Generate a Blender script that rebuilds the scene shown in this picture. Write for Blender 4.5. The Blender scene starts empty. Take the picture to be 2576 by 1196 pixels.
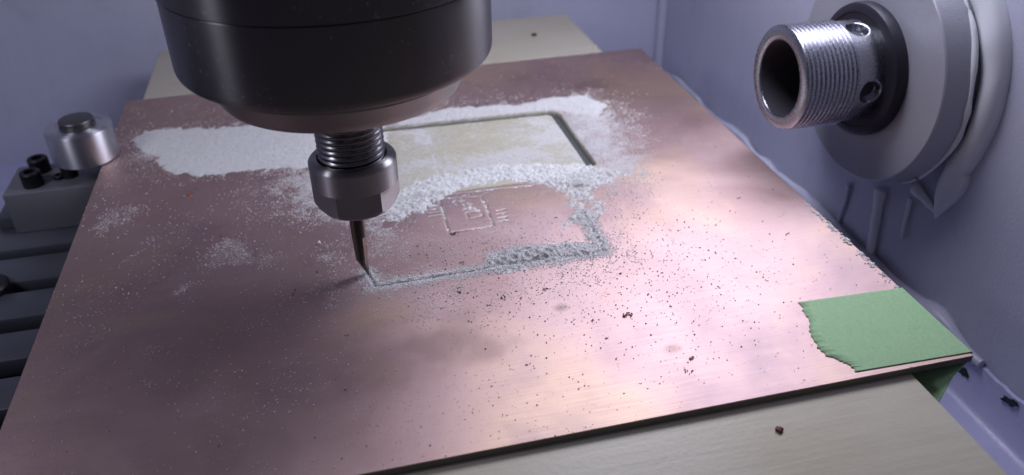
import bpy, bmesh, math, random
import numpy as np
from mathutils import Matrix, Vector, Euler

random.seed(7)
rng = np.random.default_rng(7)
SC = bpy.context.scene
COL = SC.collection
S = 0.181          # metres per plate width: all shapes below are written in plate widths
PI = math.pi

# ------------------------------------------------------------------ camera
FPX, YAW, PITCH, ROLL = 2063.418, -0.227045, 0.572840, -0.018881   # focal length in px of a 2576 px wide frame
CP = np.array([0.366836, -0.540992, 0.594492])
PW, PH = 2576.0, 1196.0
def cam_axes():
    cy, sy, cp, sp = math.cos(YAW), math.sin(YAW), math.cos(PITCH), math.sin(PITCH)
    cr, sr = math.cos(ROLL), math.sin(ROLL)
    f = np.array([-sy*cp, cy*cp, -sp]); r = np.array([cy, sy, 0.0]); u = np.cross(r, f)
    return np.array([cr*r + sr*u, -sr*r + cr*u, f])
CM = cam_axes()
cam = bpy.data.cameras.new('camera'); camo = bpy.data.objects.new('camera', cam); COL.objects.link(camo)
cam.sensor_width = 36.0; cam.sensor_fit = 'HORIZONTAL'; cam.lens = 36.0*FPX/PW
cam.clip_start = 0.005; cam.clip_end = 20
mw = Matrix.Identity(4)
for i in range(3):
    mw[i][0], mw[i][1], mw[i][2], mw[i][3] = CM[0][i], CM[1][i], -CM[2][i], CP[i]*S
camo.matrix_world = mw
SC.camera = camo
cam.dof.use_dof = True
cam.dof.focus_distance = 0.94*S
cam.dof.aperture_fstop = 20.0

def project(P):
    q = (np.atleast_2d(P) - CP) @ CM.T
    return np.c_[PW/2 + FPX*q[:, 0]/q[:, 2], PH/2 - FPX*q[:, 1]/q[:, 2]]
def pray(u, v):
    return np.array([(u-PW/2)/FPX, -(v-PH/2)/FPX, 1.0]) @ CM
def on_z(u, v, z=0.0):
    d = pray(u, v); return CP + d*(z-CP[2])/d[2]
def on_x(u, v, x):
    d = pray(u, v); return CP + d*(x-CP[0])/d[0]

# ------------------------------------------------------------------ world, lamp, exposure
W = bpy.data.worlds.new('World'); SC.world = W; W.use_nodes = True
bg = W.node_tree.nodes['Background']
bg.inputs['Color'].default_value = (0.52, 0.50, 0.80, 1); bg.inputs['Strength'].default_value = 0.085
def area(name, loc, target, sx, sy, power, color):
    l = bpy.data.lights.new(name, 'AREA'); l.shape = 'RECTANGLE'; l.size = sx*S; l.size_y = sy*S
    l.energy = power; l.color = color
    o = bpy.data.objects.new(name, l); COL.objects.link(o)
    o.location = Vector(loc)*S
    o.rotation_euler = (Vector(target)-Vector(loc)).to_track_quat('-Z', 'Y').to_euler()
    return o
area('right_lamp', (1.10, 0.60, 0.58), (0.80, 0.52, 0.0), 0.26, 0.98, 0.37, (0.80, 0.81, 1.0))
area('left_lamp', (-0.60, 0.14, 0.80), (0.0, 0.55, 0.0), 0.16, 0.30, 0.085, (0.80, 0.81, 1.0))
SC.view_settings.view_transform = 'Standard'; SC.view_settings.look = 'None'
SC.view_settings.exposure = 0.2; SC.view_settings.gamma = 1.0

# ------------------------------------------------------------------ helpers
def tag(o, label=None, cat=None, group=None, kind=None):
    if label: o['label'] = label
    if cat: o['category'] = cat
    if group: o['group'] = group
    if kind: o['kind'] = kind
    return o
def empty(name, loc, rot=(0, 0, 0)):
    o = bpy.data.objects.new(name, None); COL.objects.link(o)
    o.empty_display_size = 0.005
    o.location = Vector(loc)*S; o.rotation_euler = rot
    return o
def link(name, me, mat, parent=None, loc=(0, 0, 0), rot=(0, 0, 0)):
    o = bpy.data.objects.new(name, me); COL.objects.link(o)
    if mat is not None: me.materials.append(mat)
    o.location = Vector(loc)*S; o.rotation_euler = rot
    if parent is not None: o.parent = parent
    return o
def finish(me, smooth=None):
    if smooth is not None:
        for p in me.polygons: p.use_smooth = True
        me.set_sharp_from_angle(angle=math.radians(smooth))
def mesh(name, V, F, mat, parent=None, loc=(0, 0, 0), rot=(0, 0, 0), smooth=40):
    me = bpy.data.meshes.new(name)
    me.from_pydata([tuple(float(c)*S for c in v) for v in V], [], [tuple(f) for f in F])
    me.update()
    bm = bmesh.new(); bm.from_mesh(me); bmesh.ops.recalc_face_normals(bm, faces=bm.faces); bm.to_mesh(me); bm.free()
    finish(me, smooth)
    return link(name, me, mat, parent, loc, rot)
def fast_mesh(name, V, Q, mat, parent=None, loc=(0, 0, 0), smooth=True):
    """big meshes: V (n,3) in plate widths, Q (m,k) faces of k corners"""
    me = bpy.data.meshes.new(name)
    V = np.asarray(V, dtype=np.float32)*S; Q = np.asarray(Q, dtype=np.int32); k = Q.shape[1]
    me.vertices.add(len(V)); me.vertices.foreach_set('co', V.ravel())
    me.loops.add(Q.size); me.loops.foreach_set('vertex_index', Q.ravel())
    me.polygons.add(len(Q)); me.polygons.foreach_set('loop_start', np.arange(0, Q.size, k, dtype=np.int32))
    me.polygons.foreach_set('use_smooth', np.full(len(Q), smooth))
    me.update(calc_edges=True); me.validate()
    return link(name, me, mat, parent, loc)
def attr(o, name, vals):
    a = o.data.attributes.new(name, 'FLOAT', 'POINT'); a.data.foreach_set('value', np.asarray(vals, dtype=np.float32))
def box(name, x0, x1, y0, y1, z0, z1, mat, parent=None, loc=(0, 0, 0), rot=(0, 0, 0), bevel=0.0, seg=2):
    bm = bmesh.new()
    vs = [bm.verts.new((x*S, y*S, z*S)) for x in (x0, x1) for y in (y0, y1) for z in (z0, z1)]
    for f in ((0, 1, 3, 2), (4, 6, 7, 5), (0, 4, 5, 1), (2, 3, 7, 6), (0, 2, 6, 4), (1, 5, 7, 3)):
        bm.faces.new([vs[i] for i in f])
    bmesh.ops.recalc_face_normals(bm, faces=bm.faces)
    if bevel:
        bmesh.ops.bevel(bm, geom=bm.edges[:], offset=bevel*S, segments=seg, profile=0.5, affect='EDGES', clamp_overlap=True)
    me = bpy.data.meshes.new(name); bm.to_mesh(me); bm.free()
    finish(me, 35)
    return link(name, me, mat, parent, loc, rot)
def lathe_geo(prof, n=96, rfun=None):
    """prof: list of (r, z); r == 0 closes the end"""
    V, F, rows = [], [], []
    for r, z in prof:
        if r <= 1e-9:
            rows.append([len(V)]); V.append((0, 0, z))
        else:
            row = []
            for i in range(n):
                t = 2*PI*i/n; rr = rfun(t, r, z) if rfun else r
                row.append(len(V)); V.append((rr*math.cos(t), rr*math.sin(t), z))
            rows.append(row)
    for a, b in zip(rows[:-1], rows[1:]):
        for i in range(n):
            j = (i+1) % n
            if len(a) == 1 and len(b) == 1: continue
            if len(a) == 1: F.append((a[0], b[j], b[i]))
            elif len(b) == 1: F.append((a[i], a[j], b[0]))
            else: F.append((a[i], a[j], b[j], b[i]))
    return V, F
def lathe(name, prof, mat, parent=None, loc=(0, 0, 0), rot=(0, 0, 0), n=96, rfun=None, smooth=32):
    V, F = lathe_geo(prof, n, rfun)
    return mesh(name, V, F, mat, parent, loc, rot, smooth)
def tube(name, pts, radii, mat, parent=None, loc=(0, 0, 0), n=10, flat=(1, 1, 1), wob=0.0):
    """a tapering rounded tube through pts, squashed by flat"""
    V, F = [], []
    P = [Vector(p) for p in pts]
    for i, p in enumerate(P):
        d = (P[min(i+1, len(P)-1)]-P[max(i-1, 0)]).normalized()
        a = d.orthogonal().normalized(); b = d.cross(a)
        for k in range(n):
            t = 2*PI*k/n; r = radii[i]*(1+random.uniform(-wob, wob))
            q = a*math.cos(t)*r + b*math.sin(t)*r
            V.append(p + Vector((q.x*flat[0], q.y*flat[1], q.z*flat[2])))
    for i in range(len(P)-1):
        for k in range(n):
            F.append((i*n+k, i*n+(k+1) % n, (i+1)*n+(k+1) % n, (i+1)*n+k))
    F.append(tuple(range(n))); F.append(tuple((len(P)-1)*n+k for k in range(n)))
    return mesh(name, V, F, mat, parent, loc, smooth=70)

# numpy noise --------------------------------------------------------
def vnoise(x, y, seed=0):
    x = np.asarray(x, float); y = np.asarray(y, float)
    xi = np.floor(x).astype(np.int64); yi = np.floor(y).astype(np.int64)
    fx = x-xi; fy = y-yi; fx = fx*fx*(3-2*fx); fy = fy*fy*(3-2*fy)
    def h(a, b):
        n = (a*374761393 + b*668265263 + seed*974634777) & 0xffffffff
        n = ((n ^ (n >> 13))*1274126177) & 0xffffffff
        n = n ^ (n >> 16)
        return (n & 0xffff)/65535.0
    return (h(xi, yi)*(1-fx)+h(xi+1, yi)*fx)*(1-fy) + (h(xi, yi+1)*(1-fx)+h(xi+1, yi+1)*fx)*fy
def fbm(x, y, f, octv=4, seed=0):
    s, a, t = 0, 1.0, 0
    for i in range(octv):
        s = s + a*vnoise(x*f+i*17.3, y*f-i*9.1, seed+i); t += a; a *= 0.5; f *= 2.03
    return s/t
def sstep(a, b, x):
    t = np.clip((x-a)/(b-a), 0, 1); return t*t*(3-2*t)
def seg_dist(U, V, pts, closed=False):
    d = np.full(np.shape(U), 1e9); T = np.zeros(np.shape(U)); n = len(pts); L = 0
    for i in range(n if closed else n-1):
        ax, ay = pts[i]; bx, by = pts[(i+1) % n]; dx, dy = bx-ax, by-ay; l2 = dx*dx+dy*dy
        t = np.clip(((U-ax)*dx+(V-ay)*dy)/l2, 0, 1)
        e = np.hypot(U-ax-t*dx, V-ay-t*dy); T = np.where(e < d, L+t*math.sqrt(l2), T); d = np.minimum(d, e); L += math.sqrt(l2)
    return d, T
def poly_in(U, V, pts):
    c = np.zeros(np.shape(U), bool); n = len(pts)
    for i in range(n):
        ax, ay = pts[i]; bx, by = pts[(i+1) % n]
        if ay == by: continue
        c ^= ((ay > V) != (by > V)) & (U < (bx-ax)*(V-ay)/(by-ay)+ax)
    return c
def sdist(U, V, pts):      # positive inside
    d, _ = seg_dist(U, V, pts, True)
    return np.where(poly_in(U, V, pts), d, -d)
def plane_pts(px):         # picture-measured outline -> plate coordinates
    return [tuple(on_z(u, v)[:2]) for u, v in px]

# ------------------------------------------------------------------ materials
class NT:
    def __init__(s, name):
        s.m = bpy.data.materials.new(name); s.m.use_nodes = True; s.t = s.m.node_tree; s.n = s.t.nodes; s.l = s.t.links
        s.b = s.n['Principled BSDF']; s.out = s.n['Material Output']
    def add(s, kind, **kw):
        n = s.n.new(kind)
        for k, v in kw.items(): setattr(n, k, v)
        return n
    def set(s, sock, v):
        if isinstance(v, bpy.types.NodeSocket): s.l.new(v, sock)
        else: sock.default_value = v
    def math(s, op, a, b=0.0, clamp=False):
        n = s.add('ShaderNodeMath', operation=op, use_clamp=clamp); s.set(n.inputs[0], a); s.set(n.inputs[1], b); return n.outputs[0]
    def coord(s, scale=(1, 1, 1), rot=(0, 0, 0), src='Object'):
        c = s.add('ShaderNodeTexCoord'); m = s.add('ShaderNodeMapping')
        m.inputs['Scale'].default_value = scale; m.inputs['Rotation'].default_value = rot
        s.l.new(c.outputs[src], m.inputs['Vector']); return m.outputs[0]
    def noise(s, vec, scale, detail=4, rough=0.55, dist=0.0):
        n = s.add('ShaderNodeTexNoise'); s.l.new(vec, n.inputs['Vector'])
        n.inputs['Scale'].default_value = scale; n.inputs['Detail'].default_value = detail
        n.inputs['Roughness'].default_value = rough; n.inputs['Distortion'].default_value = dist; return n.outputs[0]
    def ramp(s, fac, stops):
        r = s.add('ShaderNodeValToRGB'); e = r.color_ramp.elements
        while len(e) < len(stops): e.new(0.5)
        for i, (p, c) in enumerate(stops):
            e[i].position = p; e[i].color = (c, c, c, 1) if not isinstance(c, tuple) else (*c, 1)
        s.set(r.inputs[0], fac); return r.outputs[0]
    def mix(s, fac, a, b):
        n = s.add('ShaderNodeMix', data_type='RGBA'); s.set(n.inputs[0], fac)
        for i, v in ((6, a), (7, b)):
            if isinstance(v, tuple): n.inputs[i].default_value = (*v, 1)
            else: s.set(n.inputs[i], v)
        return n.outputs[2]
    def attr(s, name):
        return s.add('ShaderNodeAttribute', attribute_name=name).outputs['Fac']
    def bump(s, h, strength, dist, prev=None):
        n = s.add('ShaderNodeBump'); n.inputs['Strength'].default_value = strength; n.inputs['Distance'].default_value = dist
        s.l.new(h, n.inputs['Height'])
        if prev is not None: s.l.new(prev, n.inputs['Normal'])
        return n.outputs[0]
    def base(s, color=None, metallic=None, rough=None, spec=None, normal=None):
        if color is not None: s.set(s.b.inputs['Base Color'], (*color, 1) if isinstance(color, tuple) else color)
        if metallic is not None: s.set(s.b.inputs['Metallic'], metallic)
        if rough is not None: s.set(s.b.inputs['Roughness'], rough)
        if spec is not None: s.set(s.b.inputs['Specular IOR Level'], spec)
        if normal is not None: s.l.new(normal, s.b.inputs['Normal'])
        return s.m

def metal(name, col, rough, scale=(1, 1, 1), nscale=900, amp=0.12, bump=0.0, cvar=0.12, metallic=1.0, specks=0.0, aniso=0.0):
    t = NT(name); v = t.coord(scale)
    n = t.noise(v, nscale, 4); g = t.noise(t.coord(), 60, 3)
    r = t.math('ADD', t.math('MULTIPLY', n, amp), rough-amp/2)
    c = t.mix(g, tuple(x*(1-cvar) for x in col), tuple(min(1, x*(1+cvar)) for x in col))
    nb = t.bump(n, 0.4, bump) if bump else None
    if aniso:
        tg = t.add('ShaderNodeTangent', direction_type='RADIAL', axis='Z'); t.l.new(tg.outputs[0], t.b.inputs['Tangent'])
        t.b.inputs['Anisotropic'].default_value = aniso; t.b.inputs['Anisotropic Rotation'].default_value = 0.25
    if specks:
        sk = t.noise(t.coord(), 1300, 2, 0.6); lo = t.noise(t.coord(), 45, 3)
        f = t.math('MULTIPLY', t.ramp(sk, [(0.66, 0.0), (0.74, 1.0)]), t.ramp(lo, [(0.45, 0.0), (0.65, specks)]))
        c = t.mix(f, c, (0.6, 0.6, 0.6)); metallic = t.math('SUBTRACT', metallic, f); r = t.math('ADD', r, t.math('MULTIPLY', f, 0.5), True)
    return t.base(c, metallic, r, normal=nb)

def mat_copper():
    t = NT('copper_foil')
    o = t.coord()
    d = t.attr('dust'); bare = t.attr('bare'); smear = t.attr('smear'); dark_patches = t.attr('dark_patch')
    brush = t.noise(t.coord((60, 2600, 1)), 1.0, 5, 0.6)
    cloud = t.noise(o, 32, 5, 0.6, 0.6)
    fine = t.noise(o, 2600, 3, 0.6)
    mid = t.noise(o, 620, 4, 0.6)
    cop = t.mix(t.ramp(cloud, [(0.32, 0.0), (0.7, 1.0)]), (0.51, 0.345, 0.315), (0.64, 0.455, 0.425))
    pa = t.noise(o, 17, 4, 0.55, 0.8); pb = t.noise(t.coord((1, 1, 1), (0.3, 0.2, 1.1)), 24, 4, 0.6, 0.5)
    cop = t.mix(t.ramp(pa, [(0.48, 0.0), (0.64, 0.8)]), cop, (0.70, 0.50, 0.36))
    cop = t.mix(t.ramp(pb, [(0.50, 0.0), (0.68, 0.70)]), cop, (0.42, 0.31, 0.33))
    sc1 = t.noise(t.coord((3800, 45, 1), (0, 0, 0.75)), 1.0, 2, 0.5); sc2 = t.noise(t.coord((5200, 60, 1), (0, 0, -0.9)), 1.0, 2, 0.5)
    scr = t.math('MAXIMUM', t.ramp(sc1, [(0.70, 0.0), (0.76, 1.0)]), t.ramp(sc2, [(0.72, 0.0), (0.78, 0.8)]))
    scr = t.math('MULTIPLY', scr, t.ramp(t.noise(o, 55, 3), [(0.48, 0.0), (0.62, 1.0)]))
    cop = t.mix(t.math('MULTIPLY', scr, 0.45), cop, (0.30, 0.20, 0.19))
    cop = t.mix(t.math('MULTIPLY', t.ramp(brush, [(0.35, 0.0), (0.65, 1.0)]), 0.22), cop, (0.40, 0.27, 0.25))
    cop = t.mix(dark_patches, cop, (0.25, 0.165, 0.15))
    rough = t.math('ADD', t.math('MULTIPLY', cloud, 0.14), t.math('MULTIPLY', brush, 0.08))
    rough = t.math('ADD', t.math('ADD', rough, t.math('MULTIPLY', pb, 0.12)), 0.36)
    hb = t.math('ADD', t.math('MULTIPLY', brush, 0.5), t.math('MULTIPLY', fine, 0.5))
    nb = t.bump(hb, 0.45, 0.00009)
    # bare laminate under the foil
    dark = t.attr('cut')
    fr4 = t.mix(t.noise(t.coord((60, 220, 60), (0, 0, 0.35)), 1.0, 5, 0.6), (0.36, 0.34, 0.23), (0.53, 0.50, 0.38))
    fr4 = t.mix(dark, fr4, (0.07, 0.075, 0.07))  # shade down in the cut slot is put into the laminate colour
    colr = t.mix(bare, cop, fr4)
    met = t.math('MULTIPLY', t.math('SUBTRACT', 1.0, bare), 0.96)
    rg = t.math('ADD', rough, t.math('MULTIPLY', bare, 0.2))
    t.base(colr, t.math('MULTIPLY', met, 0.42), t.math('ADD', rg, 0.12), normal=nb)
    gl = t.add('ShaderNodeBsdfGlossy', distribution='BECKMANN'); t.set(gl.inputs['Color'], cop); t.set(gl.inputs['Roughness'], t.math('ADD', rough, 0.04)); t.l.new(nb, gl.inputs['Normal'])
    mg = t.add('ShaderNodeMixShader'); t.set(mg.inputs[0], t.math('MULTIPLY', t.math('SUBTRACT', 1.0, bare), 0.72)); t.l.new(t.b.outputs[0], mg.inputs[1]); t.l.new(gl.outputs[0], mg.inputs[2])
    # a thin layer of dust that breaks up into grains
    ridges = t.math('ADD', t.math('MULTIPLY', t.noise(t.coord((900, 3200, 1), (0, 0, 0.6)), 1.0, 3, 0.6), 0.75), t.math('MULTIPLY', fine, 0.25))
    nn = t.math('ADD', t.math('MULTIPLY', fine, 0.55), t.math('MULTIPLY', mid, 0.45))
    f1 = t.math('MULTIPLY', t.math('SUBTRACT', t.math('MULTIPLY', d, 0.55), t.math('SUBTRACT', nn, 0.28)), 5.0, True)
    f1 = t.math('MULTIPLY', f1, t.math('MULTIPLY', d, 2.2, True))
    f2 = t.math('MULTIPLY', t.math('SUBTRACT', t.math('MULTIPLY', smear, 0.42), t.math('SUBTRACT', ridges, 0.24)), 7.0, True)
    f2 = t.math('MULTIPLY', t.math('MULTIPLY', f2, smear), 0.46)
    fac = t.math('MAXIMUM', f1, f2, True)
    db = t.add('ShaderNodeBsdfDiffuse'); db.inputs['Roughness'].default_value = 1
    db.inputs['Color'].default_value = (0.64, 0.63, 0.61, 1)
    t.l.new(t.bump(nn, 0.8, 0.0002), db.inputs['Normal'])
    ms = t.add('ShaderNodeMixShader'); t.l.new(fac, ms.inputs[0]); t.l.new(mg.outputs[0], ms.inputs[1]); t.l.new(db.outputs[0], ms.inputs[2])
    t.l.new(ms.outputs[0], t.out.inputs[0])
    return t.m

def mat_powder():
    t = NT('laminate_dust'); o = t.coord()
    n = t.noise(o, 2400, 4, 0.65); m = t.noise(o, 500, 4)
    c = t.mix(m, (0.56, 0.56, 0.53), (0.72, 0.72, 0.69))
    return t.base(c, 0, 1.0, spec=0.05, normal=t.bump(t.math('ADD', n, m), 0.6, 0.00018))
def mat_plain(name, col, rough, spec=0.3, nscale=400, bump=0.0002, var=0.1, strength=0.4):
    t = NT(name); o = t.coord(); n = t.noise(o, nscale, 4); g = t.noise(o, nscale/14, 4)
    c = t.mix(g, tuple(x*(1-var) for x in col), tuple(min(1, x*(1+var)) for x in col))
    return t.base(c, 0, rough, spec=spec, normal=t.bump(n, strength, bump))
def mat_paint(name, col):
    t = NT(name); o = t.coord()
    peel = t.noise(o, 1100, 3, 0.5); g = t.noise(o, 22, 5, 0.6); sp = t.noise(o, 260, 3, 0.7)
    c = t.mix(g, tuple(x*0.88 for x in col), tuple(x*1.1 for x in col))
    c = t.mix(t.ramp(sp, [(0.70, 0.0), (0.78, 0.35)]), c, (0.62, 0.62, 0.68))
    st = t.noise(t.coord((260, 260, 14)), 1.0, 5, 0.65)
    c = t.mix(t.ramp(st, [(0.52, 0.0), (0.75, 0.22)]), c, (0.66, 0.66, 0.70))
    gr = t.noise(o, 70, 6, 0.7)
    c = t.mix(t.ramp(gr, [(0.55, 0.0), (0.78, 0.25)]), c, (0.30, 0.29, 0.32))
    r = t.math('ADD', t.math('MULTIPLY', gr, 0.35), 0.18)
    return t.base(c, 0, r, spec=0.45, normal=t.bump(peel, 0.35, 0.00025))
def mat_mdf():
    t = NT('sacrificial_board_face'); o = t.coord()
    st = t.noise(t.coord((40, 700, 200)), 1.0, 5, 0.6); g = t.noise(o, 35, 4); sp = t.noise(o, 900, 3, 0.7)
    c = t.mix(st, (0.46, 0.41, 0.28), (0.66, 0.61, 0.46))
    c = t.mix(t.ramp(g, [(0.35, 0.0), (0.7, 0.45)]), c, (0.66, 0.63, 0.53))
    return t.base(c, 0, t.math('ADD', t.math('MULTIPLY', st, 0.2), 0.33), spec=0.4, normal=t.bump(t.math('ADD', st, sp), 0.25, 0.00025))
def mat_tape():
    t = NT('crepe_tape'); o = t.coord()
    n = t.noise(o, 1500, 4, 0.7); m = t.noise(t.coord((900, 250, 400)), 1.0, 4)
    c = t.mix(t.math('ADD', t.math('MULTIPLY', n, 0.7), t.math('MULTIPLY', m, 0.3)), (0.25, 0.42, 0.22), (0.43, 0.65, 0.35))
    return t.base(c, 0, 0.62, spec=0.25, normal=t.bump(t.math('ADD', n, m), 0.7, 0.0002))
M = dict(
    copper=mat_copper(), powder=mat_powder(), mdf=mat_mdf(), tape=mat_tape(),
    grain=mat_plain('pale_grain', (0.74, 0.73, 0.71), 0.9, 0.1, 3000, 0.00005),
    chip=metal('dark_copper_chip', (0.10, 0.05, 0.045), 0.55, nscale=2500),
    core=mat_plain('laminate_core', (0.16, 0.15, 0.12), 0.7, 0.2, 900, 0.0002),
    wall=mat_paint('enclosure_paint', (0.53, 0.535, 0.645)),
    floor=mat_paint('enclosure_floor_paint', (0.50, 0.50, 0.72)),
    sealant=mat_plain('silicone_sealant', (0.78, 0.79, 0.81), 0.42, 0.4, 160, 0.0004, 0.06),
    flange=metal('cast_flange', (0.44, 0.44, 0.48), 0.46, nscale=1800, amp=0.16, bump=0.00020, metallic=0.35, specks=0.5),
    steel=metal('turned_steel', (0.21, 0.205, 0.205), 0.26, (1, 1, 14), 500, 0.12, 0.00003),
    black_steel=metal('dark_spindle_steel', (0.13, 0.124, 0.12), 0.36, (1, 1, 30), 260, 0.10, 0.00002, specks=0.8, aniso=0.96),
    nose_steel=metal('spindle_nose_steel', (0.20, 0.195, 0.19), 0.34, (1, 1, 30), 260, 0.10, 0.00003, aniso=0.7),
    nut_steel=metal('nut_steel', (0.33, 0.325, 0.325), 0.40, (1, 1, 26), 420, 0.12, 0.00003, aniso=0.95),
    carbide=metal('carbide', (0.075, 0.072, 0.066), 0.20, nscale=700),
    zinc=metal('galvanised_pipe', (0.42, 0.42, 0.46), 0.28, nscale=1500, amp=0.15, bump=0.00005, specks=0.7),
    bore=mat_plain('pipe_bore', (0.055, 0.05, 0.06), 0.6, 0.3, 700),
    alu=metal('turned_aluminium', (0.66, 0.66, 0.68), 0.42, (1, 1, 20), 420, 0.1, 0.00002, aniso=0.93),
    block=metal('anodised_block', (0.24, 0.24, 0.26), 0.5, nscale=1200, amp=0.2, bump=0.00004, metallic=0.4),
    slat=metal('bed_aluminium', (0.115, 0.12, 0.14), 0.40, (1, 40, 40), 60, 0.2, 0.00003, metallic=0.35),
    slot=mat_plain('slot_shadow_anodising', (0.05, 0.05, 0.06), 0.6),  # dark tone also stands for the shade inside the bed slots
    rubber=mat_plain('black_rubber', (0.016, 0.014, 0.022), 0.42, 0.4, 1500, 0.00012),
    oxide=mat_plain('black_oxide', (0.012, 0.012, 0.014), 0.45, 0.35, 900, 0.0001),
    magnet=metal('nickel_disc', (0.17, 0.165, 0.16), 0.4, nscale=700, amp=0.2),
)

# ------------------------------------------------------------------ enclosure (setting)
XW, YB, ZF = 1.215, 1.370, -0.270
tag(box('back_wall', -0.85, XW+0.03, YB, YB+0.03, ZF, 1.35, M['wall']), kind='structure')
tag(box('right_wall', XW, XW+0.03, -0.35, YB, ZF, 1.35, M['wall']), kind='structure')
tag(box('left_wall', -0.85, -0.80, -0.35, YB, ZF, 1.35, M['wall']), kind='structure')
tag(box('floor', -0.85, XW+0.03, -0.35, YB+0.03, ZF-0.03, ZF, M['floor']), kind='structure')
def lip_mesh():            # upturned lip of the floor pan against the wall, its fold rounded, its top edge ragged
    V, F = [], []; ys = np.linspace(-0.34, YB-0.004, 150)
    for i, y in enumerate(ys):
        top = -0.200 + 0.003*math.sin(y*37)+0.004*(vnoise(y*60, 0.0, 3)-0.5)
        for (dx, z) in ((0.060, ZF+0.001), (0.030, ZF+0.0015), (0.020, ZF+0.004), (0.014, ZF+0.010), (0.008, -0.235), (0.006, top), (0.0005, top+0.001)):
            V.append((XW-dx, y, z))
    k = 7
    for i in range(len(ys)-1):
        for j in range(k-1): F.append((i*k+j, (i+1)*k+j, (i+1)*k+j+1, i*k+j+1))
    return V, F
V, F = lip_mesh()
tag(mesh('floor_lip', V, F, M['floor'], smooth=60), kind='structure')
def bead(name, pts, radii, label, cat='sealant', flat=(1, 1, 1), parent=None, loc=(0, 0, 0), group=None):
    o = tube(name, pts, radii, M['wall' if 'foot' in label or 'corner' in label else 'sealant'], parent, loc, 12, flat, 0.06)
    if parent is None: tag(o, label, cat, group)
    return o
ys = np.linspace(0.16, 1.30, 60)
bead('sealant_bead', [(XW-0.006-0.006*vnoise(y*23, 1.0, 4), y, -0.192+0.014*(vnoise(y*17, 2.0, 8)-0.5)) for y in ys],
     [0.006+(0.017 if y < 0.62 else 0.006)*vnoise(y*19, 5.0, 2)**2 for y in ys], 'lumpy grey sealant bead along the foot of the right wall behind the copper board')
zs = np.linspace(-0.26, 0.9, 30)
bead('sealant_bead', [(XW-0.008, YB-0.008, z) for z in zs], [0.010+0.006*vnoise(z*9, 1.0, 12) for z in zs],
     'upright sealant bead in the back corner of the enclosure')
# torn paint: solid black shapes stand for the dark of ragged gaps
for (u, v, du, dv) in ((2424, 938, 15, 12), (2540, 1012, 26, 9)):
    c = on_x(u, v, XW-0.009); pts = []
    for k in range(14):
        a = 2*PI*k/14; r = random.uniform(0.6, 1.1)
        q = on_x(u+du*r*math.cos(a)+dv*0.6*math.cos(a)*0, v+dv*r*math.sin(a)+du*0.55*math.cos(a)*r, XW-0.009); pts.append((XW-0.0095+random.uniform(-.001, .001), q[1], q[2]))
    V = pts + [(x+0.006, y, z) for x, y, z in pts]; n = 14
    F = [tuple(range(n)), tuple(range(2*n-1, n-1, -1))] + [(k, (k+1) % n, n+(k+1) % n, n+k) for k in range(n)]
    tag(mesh('gap_patch', V, F, M['oxide'], smooth=None),
        'ragged black shape standing for a dark gap at the seam right beside the taped board corner' if u < 2500 else 'long black shape standing for a dark gap in the wall seam further from the taped corner', 'torn paint gap')

# ------------------------------------------------------------------ machine bed with T-slots (left)
bed = empty('machine_bed', (0, 0, ZF))
tag(bed, 'dark grey aluminium machine bed with slots running left to right', 'machine bed')
XL, XR = -0.75, 0.88
dz = -ZF
starts = [(0.675, 0.752), (0.580, 0.650), (0.487, 0.553), (0.393, 0.456), (0.297, 0.359), (0.201, 0.263), (0.105, 0.167), (0.009, 0.071), (-0.087, -0.025)]
for (a, b) in starts:
    box('slat', XL, XR, a, b, -0.128+dz, -0.100+dz, M['slat'], bed, bevel=0.004)
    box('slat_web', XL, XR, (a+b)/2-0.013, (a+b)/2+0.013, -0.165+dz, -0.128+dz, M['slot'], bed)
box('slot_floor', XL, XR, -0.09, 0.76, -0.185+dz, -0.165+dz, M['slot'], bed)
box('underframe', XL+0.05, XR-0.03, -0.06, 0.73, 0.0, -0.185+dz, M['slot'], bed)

# ------------------------------------------------------------------ sacrificial board
ZB = -0.0105
spoil = box('sacrificial_board', 0.020, 0.930, -0.24, 1.285, -0.0995, ZB, M['mdf'], loc=(0, 0, 0), bevel=0.004, seg=3)
tag(spoil, 'thick pale sacrificial board lying under the copper board', 'board')
for (u, v, r, lab) in ((1960, 1084, 0.0042, 'dark crumb on the pale board in front of the copper board'), (1343, 90, 0.006, 'dark crumb on the pale board near the back wall')):
    c = on_z(u, v, ZB); V, F = [], []
    bm = bmesh.new(); bmesh.ops.create_icosphere(bm, subdivisions=2, radius=r*S)
    for w in bm.verts: w.co *= random.uniform(0.7, 1.15); w.co.z *= 0.6
    me = bpy.data.meshes.new('crumb'); bm.to_mesh(me); bm.free()
    tag(link('crumb', me, M['chip'], loc=(c[0], c[1], ZB+r*0.4)), lab, 'crumb')

# ------------------------------------------------------------------ copper clad board
PD = 0.9888; TH = 0.0086
board = empty('copper_clad_board', (0, 0, 0))
tag(board, 'large dusty copper clad board being milled under the spindle', 'circuit board')
def axis(lo, hi, dlo, dhi, fine, coarse):
    a = np.arange(lo, dlo, coarse); b = np.arange(dlo, dhi, fine); c = np.arange(dhi, hi-coarse*0.3, coarse)
    return np.r_[a, b, c, hi]
gx = axis(0.0, 1.0, 0.02, 0.80, 0.00155, 0.0033); gy = axis(0.0, PD, 0.26, 0.82, 0.00155, 0.0033)
X, Y = np.meshgrid(gx, gy); NX, NY = len(gx), len(gy)
P2 = project(np.c_[X.ravel(), Y.ravel(), np.zeros(X.size)]); U = P2[:, 0].reshape(X.shape); VV = P2[:, 1].reshape(X.shape)
NB = fbm(X, Y, 60, 4, 11)-0.5; NF = fbm(X, Y, 260, 3, 21)-0.5; NL = fbm(X, Y, 14, 4, 31)-0.5; NG = fbm(X, Y, 520, 2, 41)-0.5

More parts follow.
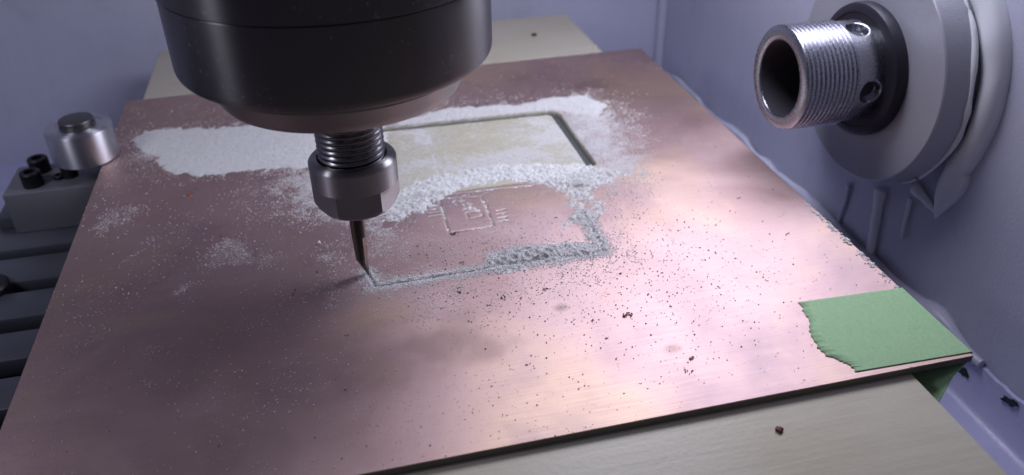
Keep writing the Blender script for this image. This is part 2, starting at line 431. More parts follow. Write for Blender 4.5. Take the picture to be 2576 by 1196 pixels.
# cut slot: north run, rounded corner, east run
SLOT = [(0.405, 0.742), (0.722, 0.733), (0.731, 0.731), (0.738, 0.725), (0.741, 0.716), (0.742, 0.531)]
sd, sT = seg_dist(X, Y, SLOT)
slot = sstep(0.0088, 0.0070, sd)
pocket_poly = [(0.40, 0.738), (0.735, 0.728), (0.737, 0.540), (0.735, 0.50), (0.40, 0.50)]
pk = sdist(X, Y, pocket_poly); pocket = sstep(-0.001, 0.001, pk)
# engraved lines
E_outline = plane_pts([(926, 688), (945, 722), (1228, 676), (1330, 660), (1520, 632), (1488, 572), (1470, 540)])
E_inner = plane_pts([(1243, 646), (1330, 627)])
E_long = plane_pts([(1102, 492), (1343, 467)])
E_chip = plane_pts([(1102, 501), (1130, 586), (1243, 570), (1210, 495)])
E_rect = plane_pts([(1174, 536), (1180, 551), (1214, 545), (1207, 530), (1174, 536)])
E_arc = plane_pts([(1395, 458), (1440, 466), (1478, 482), (1503, 508), (1510, 532), (1496, 556), (1470, 570)])
thin = [E_long, E_arc, E_chip, E_chip[-1:]+E_chip[:1], E_rect]
for k in range(4):
    thin.append(plane_pts([(1074+3*k, 521+8*k), (1100+3*k, 517+8*k)]))
    thin.append(plane_pts([(1251+2*k, 531+9*k), (1272+2*k, 527+9*k)]))
d_out, _ = seg_dist(X, Y, E_outline); d_in, _ = seg_dist(X, Y, E_inner)
d_thin = np.minimum.reduce([seg_dist(X, Y, q)[0] for q in thin])
groove = np.maximum(sstep(0.0036, 0.0018, np.minimum(d_out, d_in)), 0.32*sstep(0.0021, 0.0008, d_thin))
Z = -slot*0.0080 - groove*0.0020*(1-slot) - pocket*0.0004*(1-slot)
Z += 0.00006*NB

# --- powder: thickness field (plate widths) from measured outlines
def pm(px, soft, amp, shift=0.0):
    d = sdist(X, Y, plane_pts(px))
    return sstep(-soft, soft, d + amp*NB*2 + 0.4*amp*NF*2 + shift)
west = pm([(335, 352), (362, 330), (420, 324), (520, 323), (600, 318), (700, 312), (820, 300), (960, 300), (980, 330), (960, 420), (860, 430),
           (780, 424), (720, 424), (650, 428), (560, 441), (480, 441), (415, 433), (388, 414), (400, 392), (350, 380)], 0.007, 0.010)
north = pm([(1000, 305), (1130, 272), (1300, 264), (1390, 245), (1470, 241), (1530, 262), (1505, 296), (1430, 285), (1400, 277), (1340, 283), (1100, 308), (1000, 320)], 0.006, 0.008)
east = pm([(1400, 290), (1470, 245), (1540, 270), (1590, 350), (1600, 430), (1545, 480), (1480, 470), (1440, 440), (1490, 425), (1490, 405), (1450, 370)], 0.050, 0.04)
ridge = pm([(960, 520), (1010, 480), (1080, 452), (1150, 438), (1250, 424), (1330, 416), (1430, 418), (1500, 424), (1560, 440), (1500, 470), (1440, 474), (1380, 462), (1300, 452),
            (1220, 456), (1160, 470), (1110, 490), (1070, 515), (1030, 540), (975, 560)], 0.008, 0.012)
rside = pm([(1400, 466), (1470, 474), (1512, 520), (1506, 552), (1480, 575), (1520, 632), (1500, 645), (1440, 650), (1440, 618), (1470, 590), (1440, 560), (1470, 520), (1420, 490)], 0.010, 0.022)
south = pm([(1228, 672), (1236, 648), (1300, 634), (1340, 624), (1400, 616), (1450, 606), (1480, 600), (1516, 628), (1430, 652), (1330, 668), (1260, 682)], 0.008, 0.014)
rings = np.zeros_like(X)
for (u, v, r) in ((1268, 660, .006), (1294, 655, .0065), (1326, 650, .0065), (1352, 645, .006), (1378, 640, .0065)):
    c = on_z(u, v); q = np.abs(np.hypot(X-c[0], Y-c[1])-r); rings = np.maximum(rings, sstep(.0034, .0010, q))
scrib = pm([(1150, 500), (1182, 494), (1188, 530), (1156, 532)], 0.006, 0.012)
rest = pm([(1345, 470), (1400, 472), (1450, 500), (1470, 560), (1430, 540), (1400, 505), (1362, 500)], 0.012, 0.03)
lines = sstep(0.0078, 0.0040, d_out + 0.006*NB)*(1-1.3*sstep(0.0042, 0.0022, np.minimum(d_out, d_in)))
lines = np.maximum(lines, sstep(0.007, 0.003, d_in + 0.004*NB)*(1-0.9*sstep(0.0026, 0.001, d_in)))
lthin = sstep(0.0042, 0.0018, d_thin + 0.008*NB)
heap = 0.0016*np.clip(west*1.9-0.9+1.1*NF+0.9*NG, 0, 1)*(1+0.9*NL+0.2*NB) + 0.0010*np.clip(north*1.9-0.95+1.1*NF+0.9*NG, 0, 1)
heap = np.maximum(heap, ridge*(0.0028+0.0035*NB+0.006*NF+0.007*NL))
heap = np.maximum(heap, rside*(0.0004+0.006*NB+0.008*NF+0.004*NL))
heap = np.maximum(heap, (south*(0.0014+0.005*NB+0.007*NF)+0.0032*rings*(1+2*NF))*(1-0.7*sstep(0.003, 0.001, np.minimum(d_in, d_out))))
heap = np.maximum(heap, lines*(0.0012+0.0045*NF+0.004*NB))
heap = np.maximum(heap, scrib*(-0.0006+0.007*NF+0.003*NB))
heap = np.maximum(heap, lthin*(-0.0007+0.005*NF+0.004*NB))
heap = heap*sstep(0.0090, 0.0130, sd) - 0.0003
# hand-cleared patch keeps its copper
# --- thin coat on the plate
spray = pm([(700, 425), (800, 415), (1010, 440), (1060, 470), (1030, 540), (960, 600), (860, 580), (760, 540), (700, 480)], 0.05, 0.04)
far = pm([(345, 345), (600, 308), (1130, 262), (1480, 235), (1560, 262), (1620, 380), (1600, 470), (1520, 530), (1500, 480), (1010, 500), (700, 430), (420, 440), (300, 400)], 0.055, 0.04)
tipz = sstep(0.030, 0.0, np.minimum(d_out, d_in))
coat = np.maximum.reduce([1.0*west, 1.0*north, 0.66*east*(1+0.9*NL+0.4*NB), 0.70*spray*(0.85+0.4*NL), 0.52*far*(1+NL+0.5*NB), 0.50*tipz, 0.8*ridge, 0.5*rside, 0.5*south, 0.45*rest+0.3*rest*NB, 0.30*lthin,
                          0.72*pocket*np.clip(0.58+3.2*NL+0.7*NB, 0, 1)])
clear = pm([(1050, 540), (1100, 498), (1170, 470), (1260, 458), (1330, 460), (1345, 490), (1390, 510), (1440, 570), (1420, 605), (1300, 618), (1200, 600), (1100, 600), (1040, 590)], 0.010, 0.008)
film = (0.16+0.16*NL+0.10*NB)*sstep(0.80, 0.30, X)
coat = np.clip(np.maximum(coat, film) - 0.22*clear, 0, 1)
sp = np.clip(sdist(X, Y, pocket_poly)+0.0, 0, 1)
st1, _ = seg_dist(X, Y, plane_pts([(1088, 390), (1108, 462)])); st2, _ = seg_dist(X, Y, plane_pts([(1325, 395), (1360, 470)]))
coat = np.maximum(coat, pocket*0.8*sstep(0.003, 0.001, np.minimum(st1, st2)))
# --- finger prints and wiped streaks
smear = np.zeros_like(X)
def print_mark(px, soft, s):
    global smear
    smear = np.maximum(smear, s*pm(px, soft, 0.006)*(0.65+0.8*(fbm(X, Y, 40, 3, 77)-0.2)))
print_mark([(498, 690), (510, 650), (540, 612), (580, 600), (612, 606), (640, 640), (652, 662), (600, 664), (555, 672), (520, 690)], 0.008, 0.78)
print_mark([(232, 578), (250, 548), (290, 524), (330, 515), (362, 520), (345, 552), (300, 575), (255, 596)], 0.008, 0.75)
print_mark([(420, 745), (470, 712), (502, 706), (470, 732), (436, 752)], 0.004, 0.8)
print_mark([(655, 640), (720, 640), (722, 662), (655, 664)], 0.006, 0.75)
print_mark([(660, 655), (700, 672), (640, 676)], 0.006, 0.75)
print_mark([(770, 636), (850, 628), (858, 656), (790, 662)], 0.012, 0.85)
print_mark([(820, 720), (850, 700), (858, 706), (836, 724)], 0.004, 0.9)
print_mark([(300, 660), (380, 600), (395, 606), (310, 672)], 0.008, 0.75)
print_mark([(880, 720), (880, 610), (915, 600), (915, 690), (930, 735)], 0.012, 0.4)
for (u, v, r) in ((385, 880, .016), (372, 965, .014)):
    c = on_z(u, v); smear = np.maximum(smear, 0.6*sstep(r, 0.2*r, np.hypot(X-c[0], Y-c[1])))
dark_patches = np.zeros_like(X)  # darker patches in the copper colour, broken up by noise
for (u, v, rx, ry, s) in ((1120, 860, .05, .03, .55), (1230, 880, .035, .03, .5), (1150, 800, .03, .02, .3), (1690, 879, .012, .010, .55), (1412, 775, .010, .008, .7), (640, 640, .004, .03, .2),
                          (1490, 215, .05, .04, .4), (1300, 190, .04, .04, .2), (950, 930, .06, .05, .35)):
    c = on_z(u, v); q = np.hypot((X-c[0])/rx, (Y-c[1])/ry); dark_patches = np.maximum(dark_patches, s*sstep(1.3, 0.2, q+1.2*NL+0.6*NB))
bare = np.clip(np.maximum.reduce([pocket, sstep(0.0105, 0.0090, sd), np.where(d_thin < 0.004, 0.8*sstep(0.0021, 0.0012, d_thin), np.minimum(1.6*groove, 1.0))]), 0, 1)
cut = np.clip(np.maximum(slot, np.where(d_thin > 0.003, 0.9*groove, 0.55*sstep(0.0020, 0.0010, d_thin))), 0, 1)  # painted depth shade in the slot, engraved lines darkened too
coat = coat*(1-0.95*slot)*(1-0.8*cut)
idx = np.arange(NX*NY).reshape(NY, NX)
Q = np.stack([idx[:-1, :-1], idx[:-1, 1:], idx[1:, 1:], idx[1:, :-1]], -1).reshape(-1, 4)
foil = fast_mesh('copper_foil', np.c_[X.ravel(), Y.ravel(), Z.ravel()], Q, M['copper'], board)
for nm, a in (('dust', coat), ('bare', bare), ('smear', smear), ('dark_patch', dark_patches), ('cut', cut)): attr(foil, nm, np.clip(a, 0, 1).ravel())
e = 0.0004
V = [(0, 0, -e), (1, 0, -e), (1, PD, -e), (0, PD, -e), (0, 0, -TH), (1, 0, -TH), (1, PD, -TH), (0, PD, -TH)]
mesh('laminate_core', V, [(0, 1, 5, 4), (1, 2, 6, 5), (2, 3, 7, 6), (3, 0, 4, 7), (4, 5, 6, 7)], M['core'], board, smooth=None)
V = [(-.0003, -.0003, 0.00002), (1.0003, -.0003, 0.00002), (1.0003, PD+.0003, 0.00002), (-.0003, PD+.0003, 0.00002)]
V += [(x, y, -0.0009) for x, y, z in V]
mesh('foil_edge', V, [(0, 1, 5, 4), (1, 2, 6, 5), (2, 3, 7, 6), (3, 0, 4, 7)], metal('bright_copper_edge', (0.55, 0.38, 0.34), 0.45), board, smooth=None)

# powder sheet (same grid, only where it lies)
hz = heap + np.where(heap > 0, 0.0004*NG + 0.0002*NF, 0)
keep = (heap > 0)
qk = keep.ravel()[Q].any(axis=1); Qp = Q[qk]; used, inv = np.unique(Qp.ravel(), return_inverse=True)
zz = np.where(heap > 0, np.maximum(hz, 0.00025), -0.0006).ravel()[used]
Pp = np.c_[X.ravel()[used], Y.ravel()[used], zz]
tag(fast_mesh('milling_dust', Pp, inv.reshape(-1, 4), M['powder']), 'white laminate powder heaped round the milled pocket on the copper board', 'dust', kind='stuff')

# grains ---------------------------------------------------------------
def grains(name, n, dens, rmin, rmax, mat, label, power=2.0, flat=0.8):
    cell = np.outer(np.gradient(gy), np.gradient(gx)); p = (dens*cell).ravel(); p = p/p.sum()
    pick = rng.choice(p.size, size=n, p=p)
    x = X.ravel()[pick] + rng.uniform(-.5, .5, n)*np.gradient(gx)[pick % NX]; y = Y.ravel()[pick] + rng.uniform(-.5, .5, n)*np.gradient(gy)[pick//NX]
    x = np.clip(x, 0.0005, 0.9995); y = np.clip(y, 0.0005, PD-0.0005)
    z = np.maximum(np.where(heap.ravel()[pick] > 0, hz.ravel()[pick], -1), Z.ravel()[pick])
    r = rmin + (rmax-rmin)*rng.random(n)**power
    o = np.array([[1, 0, 0], [-1, 0, 0], [0, 1, 0], [0, -1, 0], [0, 0, 1], [0, 0, -1]], float)
    f = np.array([[0, 2, 4], [2, 1, 4], [1, 3, 4], [3, 0, 4], [2, 0, 5], [1, 2, 5], [3, 1, 5], [0, 3, 5]])
    q = rng.normal(size=(n, 4)); q /= np.linalg.norm(q, axis=1)[:, None]; w, a, b, c = q.T
    R = np.stack([np.stack([1-2*(b*b+c*c), 2*(a*b-c*w), 2*(a*c+b*w)], -1), np.stack([2*(a*b+c*w), 1-2*(a*a+c*c), 2*(b*c-a*w)], -1),
                  np.stack([2*(a*c-b*w), 2*(b*c+a*w), 1-2*(a*a+b*b)], -1)], 1)
    pts = o[None]*rng.uniform(0.55, 1.35, (n, 6, 1))*r[:, None, None]
    pts = np.einsum('nij,nkj->nki', R, pts); pts[..., 2] *= flat
    pts[..., 0] += x[:, None]; pts[..., 1] += y[:, None]; pts[..., 2] += (z + r*0.45)[:, None]
    F = (f[None] + 6*np.arange(n)[:, None, None]).reshape(-1, 3)
    return tag(fast_mesh(name, pts.reshape(-1, 3), F, mat, smooth=False), label, 'dust', kind='stuff')
off_tape = 1-sstep(-0.004, 0.0, sdist(X, Y, [(0.866, 0.131), (1.0, 0.127), (1.0, 0.0), (0.863, 0.006)]))
inreg = 1-0.85*clear
midz = pm([(870, 620), (960, 560), (1060, 585), (1240, 590), (1420, 610), (1540, 600), (1560, 650), (1400, 690), (1230, 740), (1020, 790), (900, 780), (860, 700)], 0.05, 0.03)
blot = np.clip(0.5+2.2*NL+1.2*NB, 0.05, 2)
dens = 0.02*blot + 1.6*spray*blot + 1.3*midz*inreg*blot + 6.0*sstep(0.020, 0.0, np.minimum(d_out, d_in))*inreg + 1.5*ridge + 1.6*east + 0.5*far + 2.0*(sstep(.07, .0, sd)*(1-pocket))*0.4 \
    + 1.8*south + 1.8*rside + 0.7*scrib + 0.5*smear + 1.0*sstep(0.06, 0, np.hypot(X-.24, Y-.52))*0.2
dens *= (1-slot)*off_tape*(1-0.8*west)*(1-0.7*pocket)
grains('dust_grain', 95000, dens, 0.00022, 0.00105, M['grain'], 'fine pale grains sprinkled over the copper board')
wide = 0.10*blot*sstep(0.95, 0.1, X) + 0.25*sstep(0.20, 0.0, np.hypot(X-0.55, Y-0.32))
grains('loose_grain', 10000, wide*off_tape*(1-slot), 0.00028, 0.00110, M['grain'], 'coarser pale grains scattered singly across the copper board', 3.4)
edge = sstep(0.006, 0.0, np.abs(X-0.996))*sstep(0.11, 0.13, Y)*sstep(0.34, 0.30, Y)*np.clip(0.4+2*NB, 0, 1)
grains('edge_burr', 260, edge, 0.0008, 0.0022, M['grain'], 'pale crumbs along the right edge of the copper board above the tape')
chipd = (sstep(0.30, 0.0, np.hypot((X-0.70), (Y-0.24)*1.15))**1.6 + 0.5*sstep(0.20, 0, np.hypot(X-.52, Y-.33)) + 0.012)*off_tape*(1-0.7*clear)*(1-slot)
grains('copper_swarf', 1900, chipd, 0.0004, 0.0013, M['chip'], 'dark copper specks scattered on the bright part of the board', 2.6, 0.7)

# larger curls of swarf, one by one
def curl(u, v, r, n, label, red=False):
    r *= 0.8
    c = on_z(u, v); V, F = [], []
    for k in range(n):
        ox, oy = random.gauss(0, r*0.55), random.gauss(0, r*0.45); a0 = random.uniform(0, 6.28); rr = random.uniform(0.25, 0.5)*r; w = rr*0.55
        b = len(V); m = 6; tilt = random.uniform(0.1, 0.8)
        for i in range(m):
            a = a0 + i*0.62; zc = rr*0.5+tilt*rr*0.5*math.sin(a+1.0)
            for dz_ in (0, w): V.append((ox+rr*math.cos(a), oy+rr*math.sin(a), max(0.0, zc-rr*0.5)+dz_+0.0001))
            for dz_ in (w, 0): V.append((ox+rr*0.72*math.cos(a), oy+rr*0.72*math.sin(a), max(0.0, zc-rr*0.5)+dz_+0.0001))
        for i in range(m-1):
            for j in range(4): F.append((b+4*i+j, b+4*i+(j+1) % 4, b+4*(i+1)+(j+1) % 4, b+4*(i+1)+j))
        F.append((b, b+1, b+2, b+3)); F.append((b+4*m-4, b+4*m-1, b+4*m-2, b+4*m-3))
    o = mesh('swarf_curl', V, F, M['chip'] if not red else RED, loc=(c[0], c[1], 0.0002), smooth=None)
    return tag(o, label, 'swarf', 'curls of copper swarf on the board')
RED = metal('fresh_copper_chip', (0.62, 0.26, 0.18), 0.4, nscale=2500)
DK = 'small dark curl of copper swarf on the bright bare copper'
curl(1580, 797, 0.0060, 9, 'largest dark clump of swarf, on the bright copper right of the outline')
curl(1742, 904, 0.0050, 6, 'upper of two close dark swarf clumps left of the green tape')
curl(1735, 937, 0.0046, 5, 'lower of two close dark swarf clumps left of the green tape')
curl(478, 490, 0.0060, 5, 'reddish copper flakes on the dark left part of the board', True)
curl(857, 614, 0.0036, 2, 'tiny reddish flake just left of the engraving bit', True)
curl(740, 738, 0.0048, 3, 'reddish flake with a dusty tail left of the outline corner', True)
curl(1140, 590, 0.0060, 6, 'dark swarf at the corner of the engraved chip outline')
for (u, v, r, n, lab) in (
    (1265, 752, .0048, 5, 'ring of dark swarf just below the crumbly patch of the engraved outline'),
    (1372, 730, .0050, 4, 'upright dark swarf curl below the middle of the crumbly dust ridge'),
    (1153, 738, .0050, 4, 'dark swarf curl just below the long engraved groove'),
    (1490, 806, .0040, 3, 'small dark curl left of the largest swarf clump'),
    (1331, 918, .0038, 3, 'lone dark curl nearest the front edge of the copper board'),
    (1230, 768, .0040, 3, 'dark curl beside the ring of swarf below the groove'),
    (1402, 548, .0042, 3, 'dark curl inside the engraved outline, right of the chip pattern'),
    (1530, 850, .0035, 2, 'tiny dark flake just in front of the largest swarf clump'),
    (1688, 770, .0035, 3, 'small dark curl right of the largest swarf clump'),
    (1160, 660, .0040, 3, 'brown curl inside the outline above the long groove'),
    (1310, 752, .0036, 2, 'dark flake right of the ring of swarf below the groove'),
    (1980, 590, .0040, 3, 'lone dark curl between the dust and the right edge of the board'),
    (872, 845, .0030, 2, 'tiny dark curl alone in front of the engraving bit'),
    (1560, 690, .0040, 3, 'dark curl off the near right corner of the engraved outline'),
    (1858, 498, .0035, 3, 'small dark curl far back near the right edge of the board')):
    curl(u, v, r, n, lab)
c = on_z(803, 614)
bm = bmesh.new(); bmesh.ops.create_icosphere(bm, subdivisions=2, radius=0.0026*S)
for w in bm.verts: w.co *= random.uniform(0.8, 1.15)
me = bpy.data.meshes.new('dust_lump'); bm.to_mesh(me); bm.free()
tag(link('dust_lump', me, M['grain'], loc=(c[0], c[1], 0.0018)), 'single round white lump of dust left of the engraving bit', 'dust lump')

# ------------------------------------------------------------------ green tape
tt = 0.0009
torn_px = [(2010, 762), (2018, 775), (2022, 790), (2031, 800), (2037, 818), (2036, 834), (2042, 850), (2052, 862), (2057, 876), (2068, 886), (2078, 897), (2092, 899), (2106, 905), (2118, 911), (2130, 916), (2141, 921), (2148, 930), (2152, 937)]
torn = [on_z(u, v)[:2] for u, v in torn_px]
fine_t = []
for (a, b) in zip(torn[:-1], torn[1:]):
    for k in range(4):
        q = a + (b-a)*k/4; fine_t.append(q + np.array([random.uniform(-.0015, .0015), 0.0]))
fine_t.append(torn[-1])
n = len(fine_t); cols = []
for j in range(14):           # strips running from the torn end to the right edge and round it
    s_ = j/9
    row = []
    for i, q in enumerate(fine_t):
        f = (fine_t[0][1]-q[1])/(fine_t[0][1]-fine_t[-1][1]); yr = 0.1255 + (0.0045-0.1255)*f
        if j <= 9:
            x = q[0] + (1.0015-q[0])*s_; y = q[1] + (yr-q[1])*s_; z = 0.0006 + 0.0004*fbm(np.array([x*40]), np.array([y*40]), 1, 2, 5)[0]
        else:
            k = j-10
            B = np.array([(1.0032, yr, -0.0015), (1.0030, yr, -0.0092), (0.975, yr-0.012*(1), -0.018), (0.9335, yr-0.041, -0.0330)][k])
            x, y, z = B
        row.append((x, y, z))
    cols.append(row)
V = [p for row in cols for p in row]; nv = len(V)
F = [(j*n+i, j*n+i+1, (j+1)*n+i+1, (j+1)*n+i) for j in range(13) for i in range(n-1)]
tp = mesh('masking_tape', V, F, M['tape'], smooth=50)
sm = tp.modifiers.new('thickness', 'SOLIDIFY'); sm.thickness = 0.0007*S; sm.offset = 0.0
tag(tp, 'torn piece of green masking tape folded over the right corner of the copper board', 'tape')

# ------------------------------------------------------------------ spindle with collet nut and bit
TX, TY = 0.3796, 0.3215
spin = empty('router_spindle', (TX, TY, 0.105))
tag(spin, 'dark cylindrical router spindle with threaded nose above the board', 'spindle')
o0 = -0.105
lathe('housing', [(0, .70), (.1668, .70), (.1668, .3735), (.1650, .3722), (.1640, .3722), (0, .3722)], M['black_steel'], spin, (0, 0, o0), n=160)
lathe('end_cap', [(0, .3712), (.1643, .3712), (.1648, .3706), (.1648, .3000), (.1643, .2965), (.1630, .2935), (.1610, .2912), (.1585, .2898), (.1560, .2890), (.138, .2850), (0, .2850)], M['black_steel'], spin, (0, 0, o0), n=160)
lathe('nose_ring', [(0, .2852), (.1410, .2852), (.1410, .2800), (.1400, .2785), (.1330, .2640), (.1290, .2570), (.1270, .2550), (.060, .2540), (.058, .2560), (0, .2560)], M['nose_steel'], spin, (0, 0, o0), n=160)
def thread(pitch, depth, phase=0.0):
    def f(t, r, z):
        if r < 0.02: return r
        ph = ((z/pitch) - t/(2*PI) + phase) % 1.0
        return r - depth*abs(2*ph-1)**1.3
    return f
zs = np.linspace(.236, .150, 150)
lathe('shaft', [(0, .262), (.0372, .262), (.0372, .2372)] + [(.0384, z) for z in zs] + [(0.0, .150)], M['steel'], spin, (0, 0, o0), n=96, rfun=lambda t, r, z: thread(.0068, .0021)(t, r, z) if r > .0380 else r, smooth=60)
box('wrench_flat', -0.0375, -0.0235, -0.0335, -0.0285, .2395+o0, .2530+o0, M['nose_steel'], spin, bevel=.0008)
APO = 0.0436; HEXROT = -PI/2
def nut_r(t, r, z):
    if z > 0.1372 or r < 0.0400: return r
    a = (t-HEXROT+PI/6) % (PI/3) - PI/6
    return min(r, APO/math.cos(a))
prof = [(.0395, .150), (.0395, .1672), (.0402, .1690), (.0445, .1690), (.0462, .1684), (.0497, .1650), (.0503, .1636)]
prof += [(.0503, z) for z in np.linspace(.162, .1373, 8)] + [(.0503, .1371)] + [(.0503, z) for z in np.linspace(.1345, .1135, 10)]
prof += [(.0490, .1105), (.0462, .1070), (.0425, .1046), (.0385, .1036), (.020, .1036), (.019, .1045), (.0100, .1045), (.0100, .112), (0, .112)]
lathe('collet_nut', prof, M['nut_steel'], spin, (0, 0, o0), n=240, rfun=nut_r, smooth=25)
lathe('collet', [(0, .110), (.0165, .110), (.0165, .1022), (.0158, .1015), (.0092, .1012), (.0090, .104), (0, .104)], M['steel'], spin, (0, 0, o0), n=60)
# bit: round shank, ground to a half cone that ends in a point
V, F = [], []; nb = 32
stn = [(.130, .0090, -.0047, 0), (.075, .0090, -.0047, 0), (.060, .0088, -.0046, 0)]
stn += [(z, .0078+.0010*(z-.0275)/.0325, -.0044-.0002*(z-.0275)/.0325, .22) for z in (.0585, .045, .0275)]
stn += [(z, .0007+.0071*(z/.0265), .0010+.0024*(z/.0265)**.6-(.0007+.0071*(z/.0265)), .30) for z in (.0265, .018, .010, .004, .0)]
for (z, r, ox, cut) in stn:
    for k in range(nb):
        t = 2*PI*k/nb; cx, cyy = r*math.cos(t), r*math.sin(t)
        lim = r*(1-cut)
        d = cx*math.cos(-0.5)+cyy*math.sin(-0.5)
        if cut and d > lim: cx -= (d-lim)*math.cos(-0.5); cyy -= (d-lim)*math.sin(-0.5)
        V.append((cx+ox, cyy, z-0.0015))
for i in range(len(stn)-1):
    for k in range(nb): F.append((i*nb+k, i*nb+(k+1) % nb, (i+1)*nb+(k+1) % nb, (i+1)*nb+k))
F.append(tuple(range(nb))); F.append(tuple((len(stn)-1)*nb+k for k in range(nb)))
bit = mesh('engraving_bit', V, F, M['carbide'], loc=(TX, TY, 0.0), smooth=18)
tag(bit, 'slim pointed engraving bit gripped in the collet nut and touching the board', 'milling bit')

# ------------------------------------------------------------------ clamp puck, block, screws (left edge)
pk_ = empty('clamp_puck', (-0.028, 0.766, 0.0012))
tag(pk_, 'round bright aluminium puck with a steel disc on top, over the left board edge', 'clamp')
lathe('body', [(0, 0), (.047, 0), (.0490, .0012), (.0495, .0030), (.0495, .0500), (.0488, .0522), (.0470, .0532), (.0365, .0538), (.0355, .0530), (.030, .0530), (0, .0530)], M['alu'], pk_, n=96)
lathe('steel_disc', [(0, .0531), (.0262, .0531), (.0270, .0560), (.0262, .0566), (.0255, .0572), (.0258, .0645), (.0250, .0655), (.0232, .0658), (0, .0656)], M['magnet'], pk_, n=72)
lathe('stud', [(0, -.0312), (.012, -.0312), (.012, 0.0005), (0, .0005)], M['oxide'], pk_, loc=(-.034, 0, 0), n=24)
blk = empty('clamp_block', (-0.154, 0.723, -0.100))
tag(blk, 'dark grey square clamp block bolted to the slotted bed under the puck', 'clamp block')
box('body', 0, 0.168, 0, 0.100, 0.0003, 0.070, M['block'], blk, bevel=.0022)
box('side_lug', -0.030, -0.0003, 0.02, 0.085, 0.0003, 0.020, M['slat'], blk, bevel=.002)
def screw(name, x, y, z, r, h, parent=None, label=None):
    V, F = lathe_geo([(0, h*.45), (r*.52, h*.45), (r*.55, h), (r*.9, h), (r, h-r*.12), (r, r*.05), (r*.97, 0), (0, 0)], 36)
    return mesh(name, V, F, M['oxide'], parent, (x, y, z), smooth=35)
screw('cap_screw', 0.041, 0.075, 0.0702, .0155, .024, blk)
screw('cap_screw', 0.041, 0.026, 0.0702, .0155, .024, blk)
screw('set_screw', 0.076, 0.040, 0.0702, .009, .006, blk)
bt = screw('slot_bolt', -0.155, 0.566, -0.128, .030, .040)
tag(bt, 'black bolt head standing in a slot of the machine bed at the picture edge', 'bolt')
strip = box('rail_strip', -0.75, -0.13, 0.7645, 0.80, -0.150, -0.112, M['slat'], bevel=.004)
tag(strip, 'dark metal strip along the back of the slotted machine bed', 'rail')

# ------------------------------------------------------------------ hose port through the right wall
PC = on_x(2186, 172, 1.155)
port = empty('hose_port', (XW, PC[1], PC[2]), (0, -PI/2, 0))      # local z points out of the wall, towards -x
tag(port, 'threaded pipe stub with black gasket on a round grey flange in the right wall', 'pipe fitting')
lathe('flange', [(0, .0002), (.166, .0002), (.166, .026), (.1755, .028), (.1765, .0300), (.1758, .0330), (.1690, .0655), (.1670, .0672), (0.09, .0672), (0, .0672)], M['flange'], port, n=160)
lathe('gasket', [(.070, .0672), (.0975, .0672), (.0985, .0690), (.0985, .0800), (.0970, .0850), (.0935, .0872), (.0850, .0880), (.0838, .0862), (.0780, .0860), (.070, .0860)], M['rubber'], port, n=120)
zs = np.linspace(.128, .206, 170)
HOLES = []
for (u, v) in ((2158, 72), (2190, 232)):
    best = None
    for k in range(360):
        a = 2*PI*k/360
        for zc in np.linspace(.090, .120, 13):
            P = np.array([XW-zc, PC[1]+.0735*math.sin(a), PC[2]+.0735*math.cos(a)])
            if np.array([0, math.sin(a), math.cos(a)]) @ (CP-P) <= 0: continue
            q = project(P)[0]; dd = (q[0]-u)**2 + (q[1]-v)**2
            if best is None or dd < best[0]: best = (dd, a, zc)
    HOLES.append(best[1:])
def pth(t, r, z):
    ph = ((z/.0070) - t/(2*PI)) % 1.0
    return r - .0030*max(0.0, abs(2*ph-1)*2.2-1.2)
profile = [(.0560, .0608)] + [(.0735, z) for z in np.linspace(.0608, .1265, 60)] + [(.0762, z) for z in zs] + [(.0742, .2072), (.0728, .2090), (.0572, .2090), (.0562, .2080), (.0560, .195), (.0560, .0608)]
def pipe_r(t, r, z):
    if abs(r-.0762) < 1e-6: return pth(t, r, z)
    if abs(r-.0735) < 1e-6 and z < .127:
        # local angle of the lathe -> wall plane: x is up (world z), y is world y
        for a, zc in HOLES:
            da = (t-a+PI) % (2*PI) - PI; d = math.hypot(da*.0735, z-zc)
            r -= .0125*float(sstep(.0165, .0130, d))
    return r
lathe('nipple', profile, M['zinc'], port, n=260, rfun=pipe_r, smooth=70)
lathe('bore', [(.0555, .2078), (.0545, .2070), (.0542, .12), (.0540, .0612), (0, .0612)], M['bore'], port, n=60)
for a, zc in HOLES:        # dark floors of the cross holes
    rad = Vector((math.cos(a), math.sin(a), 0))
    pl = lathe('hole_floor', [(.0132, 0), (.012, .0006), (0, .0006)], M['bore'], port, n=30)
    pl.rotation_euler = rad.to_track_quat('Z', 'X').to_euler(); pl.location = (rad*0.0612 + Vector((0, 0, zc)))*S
# sealant smeared round the flange
cl = []
for f in np.linspace(0, 1, 100):
    a = math.radians(80 - f*112); w = (0.0165 + 0.003*math.sin(f*5.0) + 0.007*float(sstep(.6, 1.0, f)))*(1+0.25*(vnoise(f*16, 3.0, 5)-0.5))
    cl.append((PC[1]-math.cos(a)*0.186, PC[2]+math.sin(a)*0.186, w, 0.022*(0.75+0.4*vnoise(f*11, 8.0, 6))))
e0 = cl[-1]
tail = [(e0[0], e0[1], e0[2], e0[3])] + [(*on_x(u, v, XW-0.003)[1:], w, h) for (u, v, w, h) in ((2420, 432, .024, .016), (2390, 468, .026, .013), (2369, 503, .017, .010), (2357, 530, .008, .006), (2350, 550, .002, .002))]
for A, B in zip(tail[:-1], tail[1:]):
    for k in range(1, 7): cl.append(tuple(A[j]+(B[j]-A[j])*k/6 for j in range(4)))
cl = np.array(cl); ker = np.array([1, 2, 3, 2, 1.])/9
for _ in range(14):
    for j in range(4): cl[2:-2, j] = np.convolve(cl[:, j], ker, 'valid')
V, F = [], []; m = 12
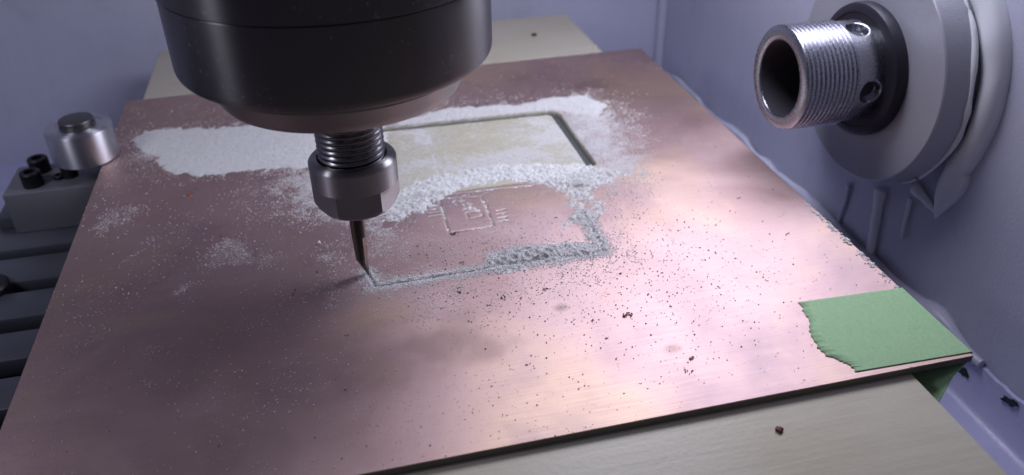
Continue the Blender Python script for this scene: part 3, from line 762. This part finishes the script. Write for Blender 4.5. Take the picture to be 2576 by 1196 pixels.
for i in range(len(cl)):
    d = cl[min(i+1, len(cl)-1), :2]-cl[max(i-1, 0), :2]; d /= np.linalg.norm(d); nx, nz = -d[1], d[0]
    for k in range(m):
        t = PI*k/(m-1); q = math.cos(t)*cl[i, 2]; x = max(0.0, math.sin(t))**0.65*cl[i, 3]
        V.append((XW-0.0003-x, cl[i, 0]+nx*q, cl[i, 1]+nz*q))
for i in range(len(cl)-1):
    for k in range(m-1): F.append((i*m+k, i*m+k+1, (i+1)*m+k+1, (i+1)*m+k))
ring = mesh('sealant_ring', V, F, M['sealant'], smooth=70)
tag(ring, 'thick white sealant smeared round the near side of the flange, ending in a pointed tail', 'sealant')
def wallpts(px, dx=0.004): return [on_x(u, v, XW-dx) for u, v in px]
def run(px, r, label):
    pts = []
    P = wallpts(px)
    for a, b in zip(P[:-1], P[1:]):
        for k in range(6): pts.append(a+(b-a)*k/6)
    pts.append(P[-1]); rad = [r[0]+(r[1]-r[0])*i/(len(pts)-1) for i in range(len(pts))]
    bead('sealant_run', [tuple(p) for p in pts], [q*(1+0.25*(vnoise(i*0.7, 2.0, 3)-.5)) for i, q in enumerate(rad)], label, flat=(0.45, 1, 1), group='sealant runs below the flange')
run([(2300, 470), (2330, 505), (2352, 530)], (.012, .004), 'short sealant ridge running into the pointed tail')
run([(2135, 462), (2128, 500), (2112, 545), (2100, 600)], (.005, .004), 'dark curved sealant run nearest the back corner')
run([(2215, 478), (2205, 540), (2195, 600), (2185, 660)], (.013, .009), 'widest upright sealant run below the flange')
run([(2290, 500), (2275, 560), (2268, 600)], (.005, .003), 'thin upright sealant run between the wide run and the pointed tail')

P = []
for a in np.radians(np.linspace(62, -58, 40)):
    P.append((XW-0.031-0.002*math.sin(a*7), PC[1]-math.cos(a)*0.1775, PC[2]+math.sin(a)*0.1775))
bead('sealant_run', P, [.0010+.0026*math.sin(PI*i/39)**0.6*(0.6+0.8*vnoise(i*0.5, 1.0, 17)) for i in range(40)], 'thin white sealant thread along the rim of the flange')
